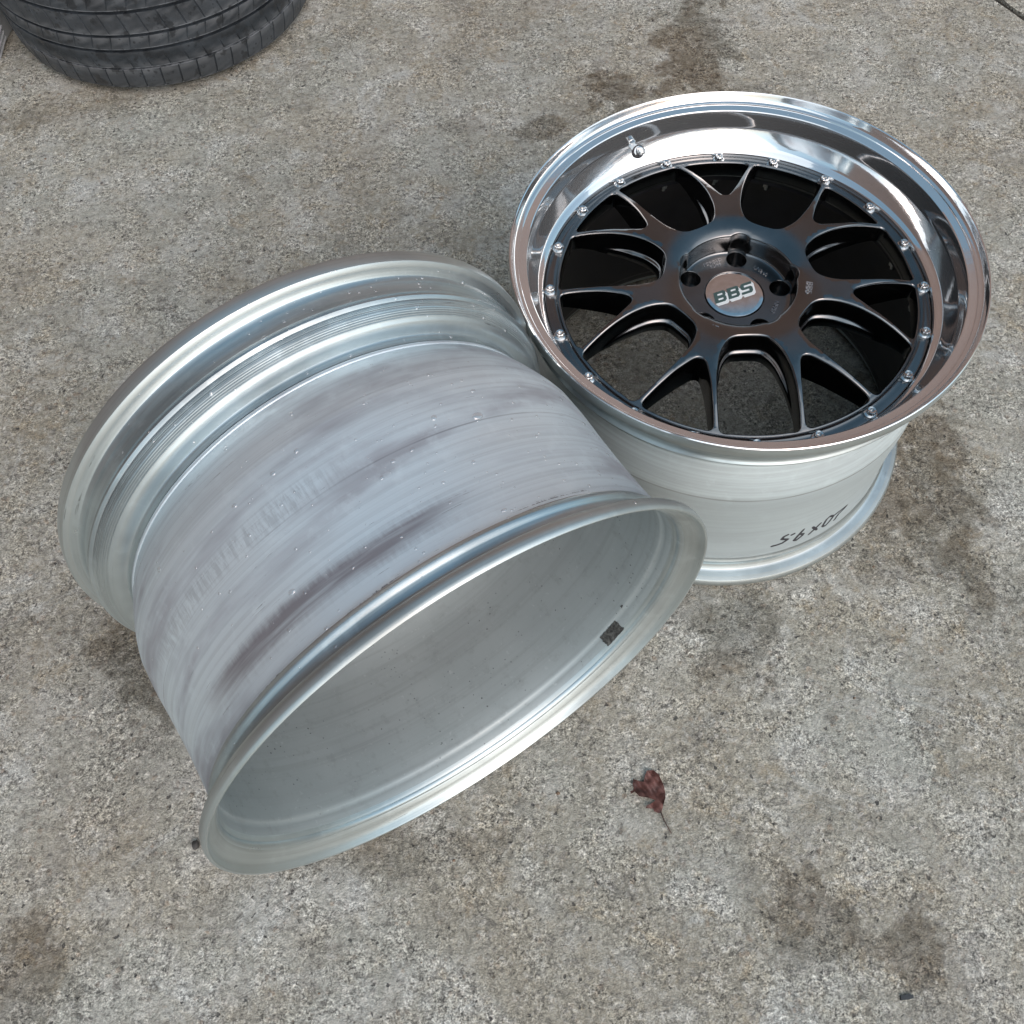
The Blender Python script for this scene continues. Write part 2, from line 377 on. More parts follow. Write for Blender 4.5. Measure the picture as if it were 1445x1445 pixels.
def mat_rubber():
    b = NB('worn_rubber'); o = b.obj()
    pt = b.noise(o, 16, 5, 0.65, 0.4); wet = b.noise(o, 38, 4, 0.6); f = b.noise(o, 300, 3, 0.6)
    c = b.mix(b.ramp(pt, 0.35, 0.68), (0.012, 0.016, 0.020), (0.034, 0.043, 0.052))
    pn = b.n('ShaderNodeNewGeometry').outputs['Pointiness']
    c = b.mix(b.ramp(pn, 0.51, 0.60, 0.0, 0.8), c, (0.20, 0.21, 0.22))
    sp_z = b.n('ShaderNodeSeparateXYZ'); b.l(o, sp_z.inputs[0]); worn = None
    for zz in (.066, .0625, .103, .131, .173, .199):
        d_ = b.ramp(b.math('ABSOLUTE', b.math('SUBTRACT', sp_z.outputs[2], zz)), .0006, .0018, 1, 0); worn = d_ if worn is None else b.math('MAXIMUM', worn, d_)
    c = b.mix(b.math('MULTIPLY', worn, b.ramp(b.noise(o, 55, 3, 0.6), 0.35, 0.6, 0.1, 0.75)), c, (0.19, 0.205, 0.22))
    dots = b.math('MULTIPLY', b.ramp(b.voro(o, 115), 0.22, 0.30, 1, 0), b.ramp(pt, 0.50, 0.62))
    c = b.mix(b.math('MULTIPLY', dots, 0.85), c, (0.010, 0.012, 0.014))
    wm = b.ramp(wet, 0.56, 0.62)
    c = b.mix(b.math('MULTIPLY', wm, 0.7), c, (0.016, 0.018, 0.021))
    b.set(Base_Color=c, Roughness=b.ramp(wet, 0.54, 0.62, 0.62, 0.30), Normal=b.bump(f, 0.3, 0.0015))
    return b.m

def mat_brick():
    b = NB('red_brick'); u = b.n('ShaderNodeTexCoord').outputs['UV']
    br = b.n('ShaderNodeTexBrick'); b.l(u, br.inputs['Vector'])
    br.inputs['Scale'].default_value = 1.0; br.inputs['Brick Width'].default_value = 0.225; br.inputs['Row Height'].default_value = 0.075
    br.inputs['Mortar Size'].default_value = 0.006; br.inputs['Color1'].default_value = (0.245, 0.160, 0.130, 1); br.inputs['Color2'].default_value = (0.180, 0.116, 0.098, 1)
    br.inputs['Mortar'].default_value = (0.30, 0.27, 0.24, 1)
    n = b.noise(u, 3, 4, 0.6)
    b.set(Base_Color=b.mix(b.ramp(n, 0.3, 0.7, 0, 0.4), br.outputs[0], (0.17, 0.115, 0.10)), Roughness=0.9)
    return b.m

M = dict(
    concrete=mat_concrete(),
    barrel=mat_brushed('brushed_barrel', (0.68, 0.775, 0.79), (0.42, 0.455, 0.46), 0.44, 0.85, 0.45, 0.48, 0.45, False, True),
    barrel_marked=mat_brushed('brushed_barrel_marked', (0.70, 0.79, 0.83), (0.375, 0.38, 0.41), 0.42, 0.8, 0.45, 0.55, 0.80, True),
    lip_out=mat_brushed('machined_lip_outside', (0.58, 0.655, 0.67), (0.24, 0.27, 0.28), 0.27, 1.0, 0.4, 0.92, 0.65),
    flange=mat_brushed('flange_edge', (0.53, 0.585, 0.58), (0.30, 0.32, 0.31), 0.33, 0.9, 0.3, 0.85, 0.65),
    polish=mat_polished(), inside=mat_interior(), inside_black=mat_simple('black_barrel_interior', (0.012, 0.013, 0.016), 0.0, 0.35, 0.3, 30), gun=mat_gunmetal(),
    bolt=mat_simple('bolt_steel', (0.62, 0.63, 0.63), 1.0, 0.18, 0.12, 500),
    cap=mat_simple('cap_silver', (0.74, 0.75, 0.76), 1.0, 0.10, 0.08, 120),
    white=mat_simple('emblem_white', (0.74, 0.78, 0.78), 0.0, 0.35, 0.05),
    relief=mat_simple('gunmetal_relief', (0.42, 0.42, 0.43), 1.0, 0.25, 0.1, 200),
    green=mat_simple('emblem_green', (0.055, 0.095, 0.090), 0.0, 0.30, 0.08),
    ink=mat_simple('marker_ink', (0.022, 0.022, 0.028), 0.0, 0.6, 0.3, 300),
    residue=mat_simple('adhesive_residue', (0.055, 0.058, 0.055), 0.0, 0.8, 0.7, 240, 0.9, 0.002),
    rubber=mat_rubber(), brick=mat_brick(),
    leaf=mat_simple('dead_leaf', (0.110, 0.048, 0.040), 0.0, 0.6, 0.55, 70, 0.6, 0.002),
    stem=mat_simple('leaf_stem', (0.07, 0.045, 0.035), 0.0, 0.7, 0.3),
    tub=mat_simple('grey_plastic', (0.36, 0.39, 0.41), 0.0, 0.45, 0.12, 20, 0.1, 0.002),
    chip=mat_simple('dark_chip', (0.03, 0.036, 0.04), 0.0, 0.45, 0.3, 200),
    stone_d=mat_simple('dark_grit', (0.055, 0.053, 0.05), 0.0, 0.75, 0.4, 300, 0.5, 0.001),
    stone_l=mat_simple('pale_grit', (0.38, 0.36, 0.33), 0.0, 0.8, 0.25, 300, 0.5, 0.001),
    stone_b=mat_simple('brown_grit', (0.18, 0.125, 0.085), 0.0, 0.8, 0.3, 300, 0.5, 0.001),
    dirt=mat_simple('joint_dirt', (0.045, 0.04, 0.032), 0.0, 0.9, 0.6, 160, 1.0, 0.004),
)
mw = NB('water'); tr_ = mw.n('ShaderNodeBsdfTransparent'); gl_ = mw.n('ShaderNodeBsdfGlossy'); gl_.inputs['Roughness'].default_value = 0.03
fr_ = mw.n('ShaderNodeFresnel'); fr_.inputs['IOR'].default_value = 1.33; mx_ = mw.n('ShaderNodeMixShader')
bk_ = mw.n('ShaderNodeNewGeometry').outputs['Backfacing']
mw.l(mw.math('MULTIPLY', mw.math('MULTIPLY_ADD', fr_.outputs[0], 1.0, 0.24), mw.math('SUBTRACT', 1.0, bk_)), mx_.inputs[0]); mw.l(tr_.outputs[0], mx_.inputs[1]); mw.l(gl_.outputs[0], mx_.inputs[2]); mw.l(mx_.outputs[0], mw.o.inputs[0])
M['water'] = mw.m

# ------------------------------------------------------------------ ground: two concrete slabs with a joint between them
P0 = Vector((0.967, 1.695)); JD = Vector((0.033, -0.058)).normalized(); JN = Vector((-JD.y, JD.x)); JN = JN if JN.x > 0 else -JN
def joint_edge(side, seed):
    pts = []; t = -30.0
    while t < 30.0:
        wv = noise.noise(Vector((t*9, seed, 0)))*0.004 + noise.noise(Vector((t*60, seed, 3)))*0.0016 if -3 < t < 3 else 0
        p = P0 + JD*t + JN*(side*0.0075+wv); pts.append(p)
        t += 0.008 if -1.0 < t < 1.0 else (0.1 if -3 < t < 3 else 3.0)
    return pts
def slab(name, side, seed):
    e = joint_edge(side, seed); far = JN*(side*28)
    outer = ccw([Vector(p) for p in e]+[e[-1]+far, e[0]+far])
    pts, tris = cdt(outer, [])
    n = len(pts); verts = [(p.x, p.y, 0) for p in pts]+[(p.x, p.y, -0.12) for p in pts]
    faces = list(tris)+[(i, (i+1) % n, n+(i+1) % n, n+i) for i in range(n)]
    o = mesh_from(name, verts, faces, M['concrete'], None, False)
    return tag(o, kind='structure')
slab('ground', -1, 1.3); slab('ground_slab', 1, 7.7)
jv = [P0-JD*30-JN*.03, P0+JD*30-JN*.03, P0+JD*30+JN*.03, P0-JD*30+JN*.03]
tag(mesh_from('ground_joint', [(p.x, p.y, -0.006) for p in jv]+[(p.x, p.y, -0.1) for p in jv],
    [(0, 1, 2, 3), (7, 6, 5, 4), (0, 1, 5, 4), (1, 2, 6, 5), (2, 3, 7, 6), (3, 0, 4, 7)], M['dirt'], None, False), kind='structure')

# ------------------------------------------------------------------ the brick wall the polished lip mirrors
WA = R_(-10); wd = Vector((math.sin(WA), math.cos(WA), 0)); wt = Vector((wd.y, -wd.x, 0))
WC = Vector((0.28, 0.78, 0)) + wd*4.6
WP = [WC-wt*5.2-wd*7.0, WC-wt*5.2, WC+wt*11, WC+wt*11+wd*.3, WC-wt*5.5+wd*.3, WC-wt*5.5-wd*7.0]     # plan of the L-shaped house front
wv = [(q.x, q.y, 0) for q in WP]+[(q.x, q.y, 6.4) for q in WP]
wall = mesh_from('brick_wall', wv, [(i, (i+1) % 6, 6+(i+1) % 6, 6+i) for i in range(6)]+[(0, 1, 4, 5), (1, 2, 3, 4), (6, 7, 10, 11), (7, 8, 9, 10)], M['brick'], None, False)
uv = wall.data.uv_layers.new(name='UVMap')
for lp in wall.data.loops:
    v = wall.data.vertices[lp.vertex_index].co; uv.data[lp.index].uv = ((v-WC).dot(wt)+11+(v-WC).dot(wd), v.z)
tag(wall, 'red brick house wall across the yard, mirrored in the polished wheel lip', 'wall')

# ------------------------------------------------------------------ wheel
H = 0.331
S = lambda prof: [(r, H-s) for r, s in prof]
lip_in = [(.2165, .0875), (.2165, .0815), (.2302, .0815), (.2304, .0660), (.2312, .0625), (.2335, .0602), (.2362, .0588), (.2382, .0572), (.2394, .0554),
          (.2440, .0466), (.2482, .0376), (.2490, .0352), (.2493, .0325), (.2502, .0240), (.2509, .0150), (.2513, .0136), (.2523, .0128), (.2560, .0122), (.2600, .0115), (.2606, .0110), (.2610, .0098), (.2617, .0094), (.2645, .0088), (.2658, .0076), (.2668, .0056),
          (.2680, .0020), (.2690, -.0004), (.2701, -.0013)]
lip_edge = [(.2711, -.0004), (.2717, .0022), (.2718, .0060), (.2718, .0110), (.2712, .0135), (.2695, .0150)]
lip_out = [(.2660, .0162), (.2620, .0175), (.2590, .0195), (.2575, .0225), (.2572, .0260), (.2571, .0330), (.2570, .0400), (.2575, .0420), (.2590, .0440), (.2603, .0460), (.2600, .0480), (.2585, .0500)]
NG = 9
for i in range(NG):
    t = i/NG; r0 = .2576-.0095*t**1.6; s0 = .0508+.0132*t
    lip_out += [(r0, s0), (r0-.0002, s0+.0006), (r0-.0008, s0+.0007), (r0-.0008, s0+.0011)]
lip_out += [(.2474, .0645), (.2462, .0657), (.2440, .0670), (.2408, .0681), (.2372, .0689), (.2345, .0695), (.2330, .0702), (.2323, .0714), (.2320, .0740), (.2320, .0782), (.2300, .0784), (.2290, .0875)]
lip_prof = lip_in+lip_edge+lip_out
lip_m = [0]*(len(lip_in)) + [1]*len(lip_edge) + [2]*len(lip_out)
bar_out = [(.2306, .0788), (.2324, .0793), (.2330, .0806), (.2328, .0826), (.2320, .0836), (.2332, .0856), (.2366, .0930), (.2404, .1031), (.2440, .1150), (.2474, .1270), (.2490, .1350), (.2499, .1405), (.2501, .1550), (.2503, .1650),
           (.2498, .1800), (.2491, .1950), (.2484, .2200), (.2482, .2400), (.2486, .2650), (.2493, .2850), (.2500, .2910), (.2514, .2935), (.2526, .2955), (.2523, .2980), (.2508, .3000), (.2500, .3015), (.2503, .3090),
           (.2512, .3120), (.2535, .3142), (.2580, .3155)]
bar_edge = [(.2640, .3163), (.2690, .3178), (.2712, .3205), (.2718, .3240), (.2718, .3268), (.2711, .3296), (.2698, .3310), (.2682, .3306), (.2672, .3290), (.2660, .3256), (.2640, .3225), (.2600, .3195), (.2560, .3165), (.2520, .3120), (.2497, .3070)]
bar_in = [(.2480, .3030), (.2466, .2950), (.2462, .2915), (.2452, .2900), (.2446, .2885), (.2441, .2860), (.2437, .2600), (.2434, .2200), (.2441, .1800), (.2444, .1600), (.2430, .1420), (.2395, .1250), (.2350, .1080), (.2305, .0975), (.2285, .0952), (.2165, .0945), (.2165, .0878), (.2292, .0878)]
bar_prof = bar_out+bar_edge+bar_in
bar_m = [0 if s_ < .2905 else 3 for r_, s_ in bar_out]+[1]*len(bar_edge)+[2]*len(bar_in)

C1 = Vector((0.28170, 0.78390, 0.0))
W1 = empty('alloy_wheel', Matrix.Translation(C1))
tag(W1, 'black spoked alloy wheel lying face up with polished lip and silver barrel', 'wheel')
lip = lathe('outer_lip', S(lip_prof), [M['polish'], M['flange'], M['lip_out']], W1, 256, True, 28, lip_m)
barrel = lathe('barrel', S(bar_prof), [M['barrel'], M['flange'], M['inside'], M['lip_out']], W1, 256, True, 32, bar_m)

# ---- spoked centre
zf = pchip([.060, .068, .073, .080, .088, .100, .132, .160, .185, .200, .2114, .2150], [.2797, .2828, .2850, .2874, .2888, .2896, .2900, .2872, .2808, .2752, .2706, .2697])
zb = pchip([.060, .100, .140, .200, .2150], [.2420, .2460, .2490, .2500, .2500])
PH = R_(37.0)
def half_to_loop(half, rarc, narc):
    pts = [Vector((u/1000, v/1000)) for u, v in half]
    a0 = math.atan2(pts[-1].y, pts[-1].x)
    arc = [Vector((rarc*math.cos(a0*(1-2*(i+1)/(narc+1))), rarc*math.sin(a0*(1-2*(i+1)/(narc+1))))) for i in range(narc)]
    mir = [Vector((p.x, -p.y)) for p in pts[::-1] if p.y > 1e-6]
    return pts+arc+mir
large = half_to_loop([(88.5, 0), (88.8, 8), (89.6, 15), (93, 22.3), (101, 29.3), (113, 35.5), (128, 39.6), (145, 42.5), (168, 44.3), (187, 44.8), (202, 44.4), (206.5, 42.8), (209.0, 39.0)], .2120, 9)
small = half_to_loop([(132.7, 0), (133.8, 4.2), (138, 8.2), (147, 13.8), (156.5, 19.4), (169, 25.6), (180, 31.0), (192, 36.6), (201.5, 40.6), (205.5, 40.8), (208.6, 37.0)], .2120, 8)
large = ccw(resample_closed(large, .0026)); small = ccw(resample_closed(small, .0026))
def rot(lp, a):
    c, s_ = math.cos(a), math.sin(a); return [Vector((c*p.x-s_*p.y, s_*p.x+c*p.y)) for p in lp]
holes = []   # (canonical loop, angle, is_large)
for k in range(7):
    holes.append((small, PH+2*PI*k/7, False)); holes.append((large, PH+2*PI*(k+.5)/7, True))

LUGP = R_(6.6)
def pocket_r(a, base, lc, lr):
    r = base
    for k in range(5):
        d = (a-LUGP-2*PI*k/5+PI) % (2*PI)-PI
        s_ = lc*math.sin(d)
        if abs(s_) < lr and abs(d) < 1: r = max(r, lc*math.cos(d)+math.sqrt(lr*lr-s_*s_))
    return r
NP = 240
def pocket_loop(off):
    out = []
    for i in range(NP):
        a = 2*PI*i/NP; pr = pocket_r(a, .0688, .0568, .0160); out.append(Vector((math.cos(a), math.sin(a)))*(pr+off*(1-.75*min(1, max(0, (pr-.0688)/.0012)) if off < 0 else 1)))
    return out
RAIL = circle(.2146, 256)

verts, faces = [], []
def add_ring(loop, z):
    b = len(verts); 
    for p in loop: verts.append((p.x, p.y, z(p.length) if callable(z) else z))
    return list(range(b, b+len(loop)))
def bridge(a, b_):
    n = len(a)
    for i in range(n): faces.append((a[i], a[(i+1) % n], b_[(i+1) % n], b_[i]))

top_holes = [rot(offset_loop(lp, .0013), a) for lp, a, lg in holes]
inner = pocket_loop(.0014)
rnd = random.Random(3); extra = []
r = .074
while r < .212:
    n = int(2*PI*r/.0048)
    for i in range(n):
        a = 2*PI*(i+(0.5 if int(r*1e4) % 2 else 0))/n; p = Vector((r*math.cos(a), r*math.sin(a))); ok = (p.length > pocket_r(a, .0688, .0568, .0160)+.004)
        if ok:
            # in canonical sector frames
            for lp, ha, lg in holes:
                d = (a-ha+PI) % (2*PI)-PI
                if abs(d) > 0.55: continue
                q = Vector((r*math.cos(d), r*math.sin(d)))
                if inside(q, lp) or min((q-t).length_squared for t in lp) < .0034**2: ok = False; break
        if ok: extra.append(p)
    r += .0042
pts, tris = cdt(RAIL, top_holes+[inner], extra)
base = len(verts)
for p in pts: verts.append((p.x, p.y, zf(p.length)))
for t in tris: faces.append(tuple(base+i for i in t))
# back face, same triangulation, loops drawn in to the foot of the walls
NT = len(pts); idx = len(RAIL)
bottom_pos = {}
hole_rows = []
for (lp, ha, lg), th in zip(holes, top_holes):
    n = len(lp); start = base+idx; top = list(range(start, start+n))
    if lg:
        led = [0.0042*max(0.0, min(1.0, (.185-p.length)/.05)) for p in lp]
        rows = [(.0007, -.0005), (.0001, -.0013), (-.0004, -.0028), (-.0010, -.0120), (-.0014, -.0230)]
        prev = top
        for off, dz in rows:
            ring = add_ring(rot(offset_loop(lp, off), ha), (lambda rr, dz=dz: zf(rr)+dz)); bridge(prev, ring); prev = ring
        for f, dz in ((.25, -.0258), (.60, -.0268), (.88, -.0284), (1.0, -.0305), (1.0, -.0350)):
            ring = add_ring(rot(offset_loop(lp, [-.0014-f*x for x in led]), ha), (lambda rr, dz=dz: max(zf(rr)+dz, zb(rr)+.002) if dz > -.034 else max(zf(rr)+dz, zb(rr)+.001)))
            bridge(prev, ring); prev = ring
        bl = rot(offset_loop(lp, [-.0006-x*.8 for x in led]), ha)
    else:
        rows = [(.0007, -.0005), (.0001, -.0013), (-.0004, -.0028), (-.0012, -.0140), (-.0020, -.0260)]
        prev = top
        for off, dz in rows:
            ring = add_ring(rot(offset_loop(lp, off), ha), (lambda rr, dz=dz: max(zf(rr)+dz, zb(rr)+.001))); bridge(prev, ring); prev = ring
        bl = rot(offset_loop(lp, -.0020), ha)
    last = add_ring(bl, lambda rr: zb(rr)); bridge(prev, last)
    for i, p in enumerate(bl): bottom_pos[idx+i] = p
    idx += n
    hole_rows.append(last)
bb = len(verts)
for i, p in enumerate(pts):
    q = bottom_pos.get(i, p); verts.append((q.x, q.y, zb(q.length)))
for t in tris: faces.append(tuple(bb+i for i in t[::-1]))
# weld-free: hole_rows rings coincide with back-face loops (merged below)
# bolt ring outside the rail
prev = list(range(base, base+len(RAIL)))
for rr, zz in ((.2153, .2692), (.2158, .2682), (.2160, .2660), (.2163, .2647), (.2170, .2641), (.2225, .2640), (.2280, .2640), (.2290, .2637), (.2296, .2629), (.2298, .2615), (.2298, .2502), (.2200, .2500)):
    ring = add_ring(circle(rr, 256), zz); bridge(prev, ring); prev = ring
bridge(prev, list(range(bb, bb+len(RAIL))))
# lug pocket
pi0 = base+idx; prev = list(range(pi0, pi0+NP))
for off, dz in ((.0008, -.0003), (.0003, -.0010), (.0000, -.0022)):
    ring = add_ring(pocket_loop(off), lambda rr, dz=dz: zf(rr)+dz); bridge(prev, ring); prev = ring
FL = .2562
for off, zz in ((-.0006, .2700), (-.0010, .2612), (-.0014, .2588), (-.0022, .2572), (-.0036, FL+.0002)):
    lp = pocket_loop(off)
    ring = add_ring(lp, zz); bridge(prev, ring); prev = ring
fo = [Vector((verts[i][0], verts[i][1])) for i in prev]
lugs = [circle(.0127, 40, .0566*math.cos(LUGP+2*PI*k/5), .0566*math.sin(LUGP+2*PI*k/5)) for k in range(5)]
capc = circle(.0364, 96)
fx = []
for rr in (.040, .0445, .049, .0535, .058, .0615):
    n = int(2*PI*rr/.004)
    for i in range(n):
        p = Vector((rr*math.cos(2*PI*i/n), rr*math.sin(2*PI*i/n)))
        if all((p-Vector((.0566*math.cos(LUGP+2*PI*k/5), .0566*math.sin(LUGP+2*PI*k/5)))).length > .0158 for k in range(5)): fx.append(p)
fp, ft = cdt(fo, lugs+[capc], fx)
fb = len(verts)
for p in fp: verts.append((p.x, p.y, FL+(.0002 if p.length > .0630 else 0)))
for t in ft: faces.append(tuple(fb+i for i in t))
ii = fb+NP
for k in range(5):
    cx, cy = .0566*math.cos(LUGP+2*PI*k/5), .0566*math.sin(LUGP+2*PI*k/5)
    prev = list(range(ii, ii+40)); ii += 40
    for rr, zz in ((.0124, FL-.0003), (.0121, FL-.0011), (.0118, FL-.0200), (.0113, FL-.0210), (.0075, FL-.0265), (.0073, FL-.0380)):
        ring = add_ring(circle(rr, 40, cx, cy), zz); bridge(prev, ring); prev = ring
    faces.append(tuple(prev))
prev = list(range(ii, ii+96))
for rr, zz in ((.0360, FL-.0004), (.0358, FL-.0060), (.0300, FL-.0062)):
    ring = add_ring(circle(rr, 96), zz); bridge(prev, ring); prev = ring
faces.append(tuple(prev))
# hub back: mounting pad
prev = list(range(bb+idx, bb+idx+NP))
for rr, zz in ((.0700, .2340), (.0690, .2150), (.0680, .2140), (.0340, .2140), (.0335, .2150), (.0335, .2400)):
    ring = add_ring(circle(rr, NP), zz); bridge(prev, ring); prev = ring
faces.append(tuple(prev))
me = bpy.data.meshes.new('center_disc'); me.from_pydata(verts, [], faces)
bm = bmesh.new(); bm.from_mesh(me); bmesh.ops.remove_doubles(bm, verts=bm.verts, dist=1e-6)
bmesh.ops.recalc_face_normals(bm, faces=bm.faces); bm.to_mesh(me); bm.free()
disc = link_mesh('center_disc', me, M['gun'], W1, True, 40)

# ---- bolts
def bolt_mesh():
    prof = [(.0001, .0036), (.0021, .0036), (.0022, .0062), (.0036, .0066), (.0042, .0060), (.0043, .0022), (.0050, .0020), (.0062, .0012), (.0065, .0004), (.0064, -.0002),
            (.0030, -.0004), (.0030, -.0240), (.0056, -.0241), (.0056, -.0295), (.0030, -.0298), (.0030, -.0350), (.0001, -.0352)]
    n = 24; v, f = [], []
    for j in range(n):
        a = 2*PI*j/n
        for i, (r, z) in enumerate(prof):
            if i in (3, 4, 5): r *= 1.06 if j % 2 else 0.95
            if i in (12, 13): r *= (1.0, .95, .92, .95)[j % 4]
            v.append((r*math.cos(a), r*math.sin(a), z))
    k = len(prof)
    for j in range(n):
        for i in range(k-1): f.append((j*k+i, ((j+1) % n)*k+i, ((j+1) % n)*k+i+1, j*k+i+1))
    return v, f
bv, bf = bolt_mesh()
b0 = mesh_from('rim_bolt', bv, bf, M['bolt'], W1, True, 30)
for k in range(20):
    bo = b0 if k == 0 else b0.copy()
    if k: col.objects.link(bo); bo.parent = W1
    a = R_(15.0+18*k); bo.location = (.2230*math.cos(a), .2230*math.sin(a), .2641); bo.rotation_euler = (0, 0, random.random()*6); bo.scale = (1.2, 1.2, 1.12)

# ---- valve
va = R_(113.2)
vp = [(.0001, .0), (.0052, .0), (.0055, .0010), (.0052, .0022), (.0040, .0028), (.0038, .0070), (.0032, .0078), (.0030, .0120), (.0022, .0124), (.0019, .0090), (.0001, .0090)]
valve = lathe('valve_stem', vp, M['bolt'], W1, 28, False, 30)
vn = Vector((-math.cos(va)*.80, -math.sin(va)*.80, .60)).normalized()
valve.matrix_local = Matrix.Translation((.2436*math.cos(va), .2436*math.sin(va), H-.0470)) @ vn.to_track_quat('Z', 'Y').to_matrix().to_4x4() @ Matrix.Scale(1.25, 4)
seat = lathe('valve_grommet', [(.0001, -.001), (.0068, -.001), (.0072, .0004), (.0062, .0012), (.0001, .0012)], M['ink'], valve, 28, False, 30)

# ---- cap with emblem
cap = lathe('center_cap', [(.0001, .2572), (.0300, .2574), (.0336, .2573), (.0345, .2570), (.0349, .2563), (.0349, .2510), (.0001, .2510)], M['cap'], W1, 96, False, 30)
def prism(name, outer, hls, z0, z1, mat, parent):
    outer = ccw([Vector(p) for p in outer]); hls = [ccw([Vector(p) for p in h]) for h in hls]
    p2, tr = cdt(outer, hls); n = len(p2)
    v = [(p.x, p.y, z1) for p in p2]+[(p.x, p.y, z0) for p in p2]; f = [tuple(t) for t in tr]+[tuple(n+i for i in t[::-1]) for t in tr]
    st = 0
    for lp in [outer]+hls:
        m_ = len(lp); f += [(st+i, st+(i+1) % m_, n+st+(i+1) % m_, n+st+i) for i in range(m_)]; st += m_
    return mesh_from(name, v, f, mat, parent, False)
LB = ([(0, 0), (.86, 0), (1, .14), (1, .40), (.92, .5), (1, .60), (1, .86), (.86, 1), (0, 1)], [[(.30, .20), (.74, .20), (.74, .37), (.30, .37)], [(.30, .63), (.74, .63), (.74, .80), (.30, .80)]])
LS = ([(0, 0), (.86, 0), (1, .14), (1, .46), (.86, .60), (.30, .60), (.30, .79), (1, .79), (1, 1), (.14, 1), (0, .86), (0, .54), (.14, .40), (.70, .40), (.70, .21), (0, .21)], [])
O_ = Vector((-.0247, -.0146)); e1 = Vector((.0482, .0165)); e2 = Vector((-.0007, .0166))
for k, (o_, h_) in enumerate((LB, LB, LS)):
    f_ = lambda p, k=k: O_+e1*(k*.350+p[0]*.300)+e2*p[1]
    oo = [f_(p) for p in o_]; hh = [[f_(p) for p in h] for h in h_]
    sh = [p+Vector((.0026, -.0034)) for p in oo]; allp = oo+sh
    hull = [allp[i] for i in convex_hull_2d(allp)]
    prism('emblem_backing', hull, [], .2570, .25755+.00002*k, M['white'], cap)
    prism('emblem_letter', oo, hh, .2571, .25795, M['green'], cap)

# ---- raised casting letters
def raised(txt, size, r, ang, z, mat, parent, name='raised_lettering', depth=.0006):
    cu = bpy.data.curves.new('t', 'FONT'); cu.body = txt; cu.size = size; cu.align_x = 'CENTER'; cu.align_y = 'CENTER'; cu.extrude = depth; cu.offset = size*.012
    ob = bpy.data.objects.new('t', cu); col.objects.link(ob)
    dg = bpy.context.evaluated_depsgraph_get(); me_ = bpy.data.meshes.new_from_object(ob.evaluated_get(dg)); bpy.data.objects.remove(ob)
    me_.name = name; me_.materials.clear()
    o = link_mesh(name, me_, mat, parent, False)
    o.location = (r*math.cos(R_(ang)), r*math.sin(R_(ang)), z); o.rotation_euler = (0, 0, R_(ang)-PI/2)
    return o
raised('BBS', .0120, .0815, -16, zf(.0818)+.0001, M['bolt'], disc)
raised('LM240', .0074, .0515, 43, FL+.0001, M['relief'], disc)
raised('NF757', .0074, .0505, -27, FL+.0001, M['relief'], disc)
raised('FORGED', .0064, .0560, 110, FL+.0001, M['relief'], disc)
raised('RU44', .0064, .0500, 109, FL+.0001, M['relief'], disc)
for dx, ww in ((-.0012, .0042), (.0036, .0010)):
    a = R_(-117.3); t = Vector((math.cos(a-PI/2), math.sin(a-PI/2))); rd = Vector((math.cos(a), math.sin(a))); c_ = rd*.0817+t*dx
    prism('raised_mark', [c_-t*ww/2-rd*.0005, c_+t*ww/2-rd*.0005, c_+t*ww/2+rd*.0005, c_-t*ww/2+rd*.0005], [], .2860, .2882, M['bolt'], disc)

# ---- second wheel: same casting, lying on its side
n2 = Vector((0.51147563, -0.85929779, 0)); c2 = Vector((-0.12570818, 0.42819955, 0.2718)); L2 = 0.32559
zx = -n2; xx = Vector((0, 0, 1)); yx = zx.cross(xx)
m2 = Matrix((xx, yx, zx)).transposed().to_4x4(); m2.translation = c2 - n2*L2/2 + n2*H
W2 = copy_tree(W1); W2.matrix_world = m2
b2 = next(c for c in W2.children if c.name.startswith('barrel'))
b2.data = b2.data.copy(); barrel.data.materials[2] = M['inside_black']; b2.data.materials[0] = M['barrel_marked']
tag(W2, 'bare silver wheel barrel lying on its side, wet, open back showing', 'wheel')
bpy.context.view_layer.update()
m2i = m2.inverted(); u2 = Vector((0, 0, 1)).cross(n2)
def on_w2(theta, s, r): return m2i @ (c2 + n2*(s-L2/2) + (u2*math.cos(R_(theta))+Vector((0, 0, 1))*math.sin(R_(theta)))*r)

# marker writing on the barrel of wheel 1 (upside down): ribbon strokes on the metal
STROKES = [[(-79.83, .0578), (-77.82, .0583), (-76.29, .0599), (-74.79, .0663), (-77.07, .0720), (-76.60, .0780), (-75.17, .0810)], [(-74.52, .0757), (-73.02, .0782)],
 [(-70.29, .0822), (-72.38, .0574), (-71.49, .0546), (-70.0, .0622), (-69.78, .0665), (-70.93, .0692), (-71.96, .0663)], [(-67.60, .0559), (-65.73, .0662), (-64.16, .0770)], [(-67.35, .0768), (-64.54, .0585)],
 [(-62.62, .0598), (-61.34, .0574), (-60.41, .0634), (-59.49, .0747), (-61.33, .0821), (-62.33, .0775), (-62.75, .0634), (-62.62, .0598)], [(-59.44, .0759), (-57.85, .0775), (-54.43, .0796), (-55.22, .0748), (-57.15, .0694), (-58.07, .0558)]]
r_outer = pchip(sorted({round(s, 5): r for r, s in bar_out[5:25]}.keys()), [dict((round(s, 5), r) for r, s in bar_out[5:25])[k] for k in sorted({round(s, 5): r for r, s in bar_out[5:25]}.keys())])
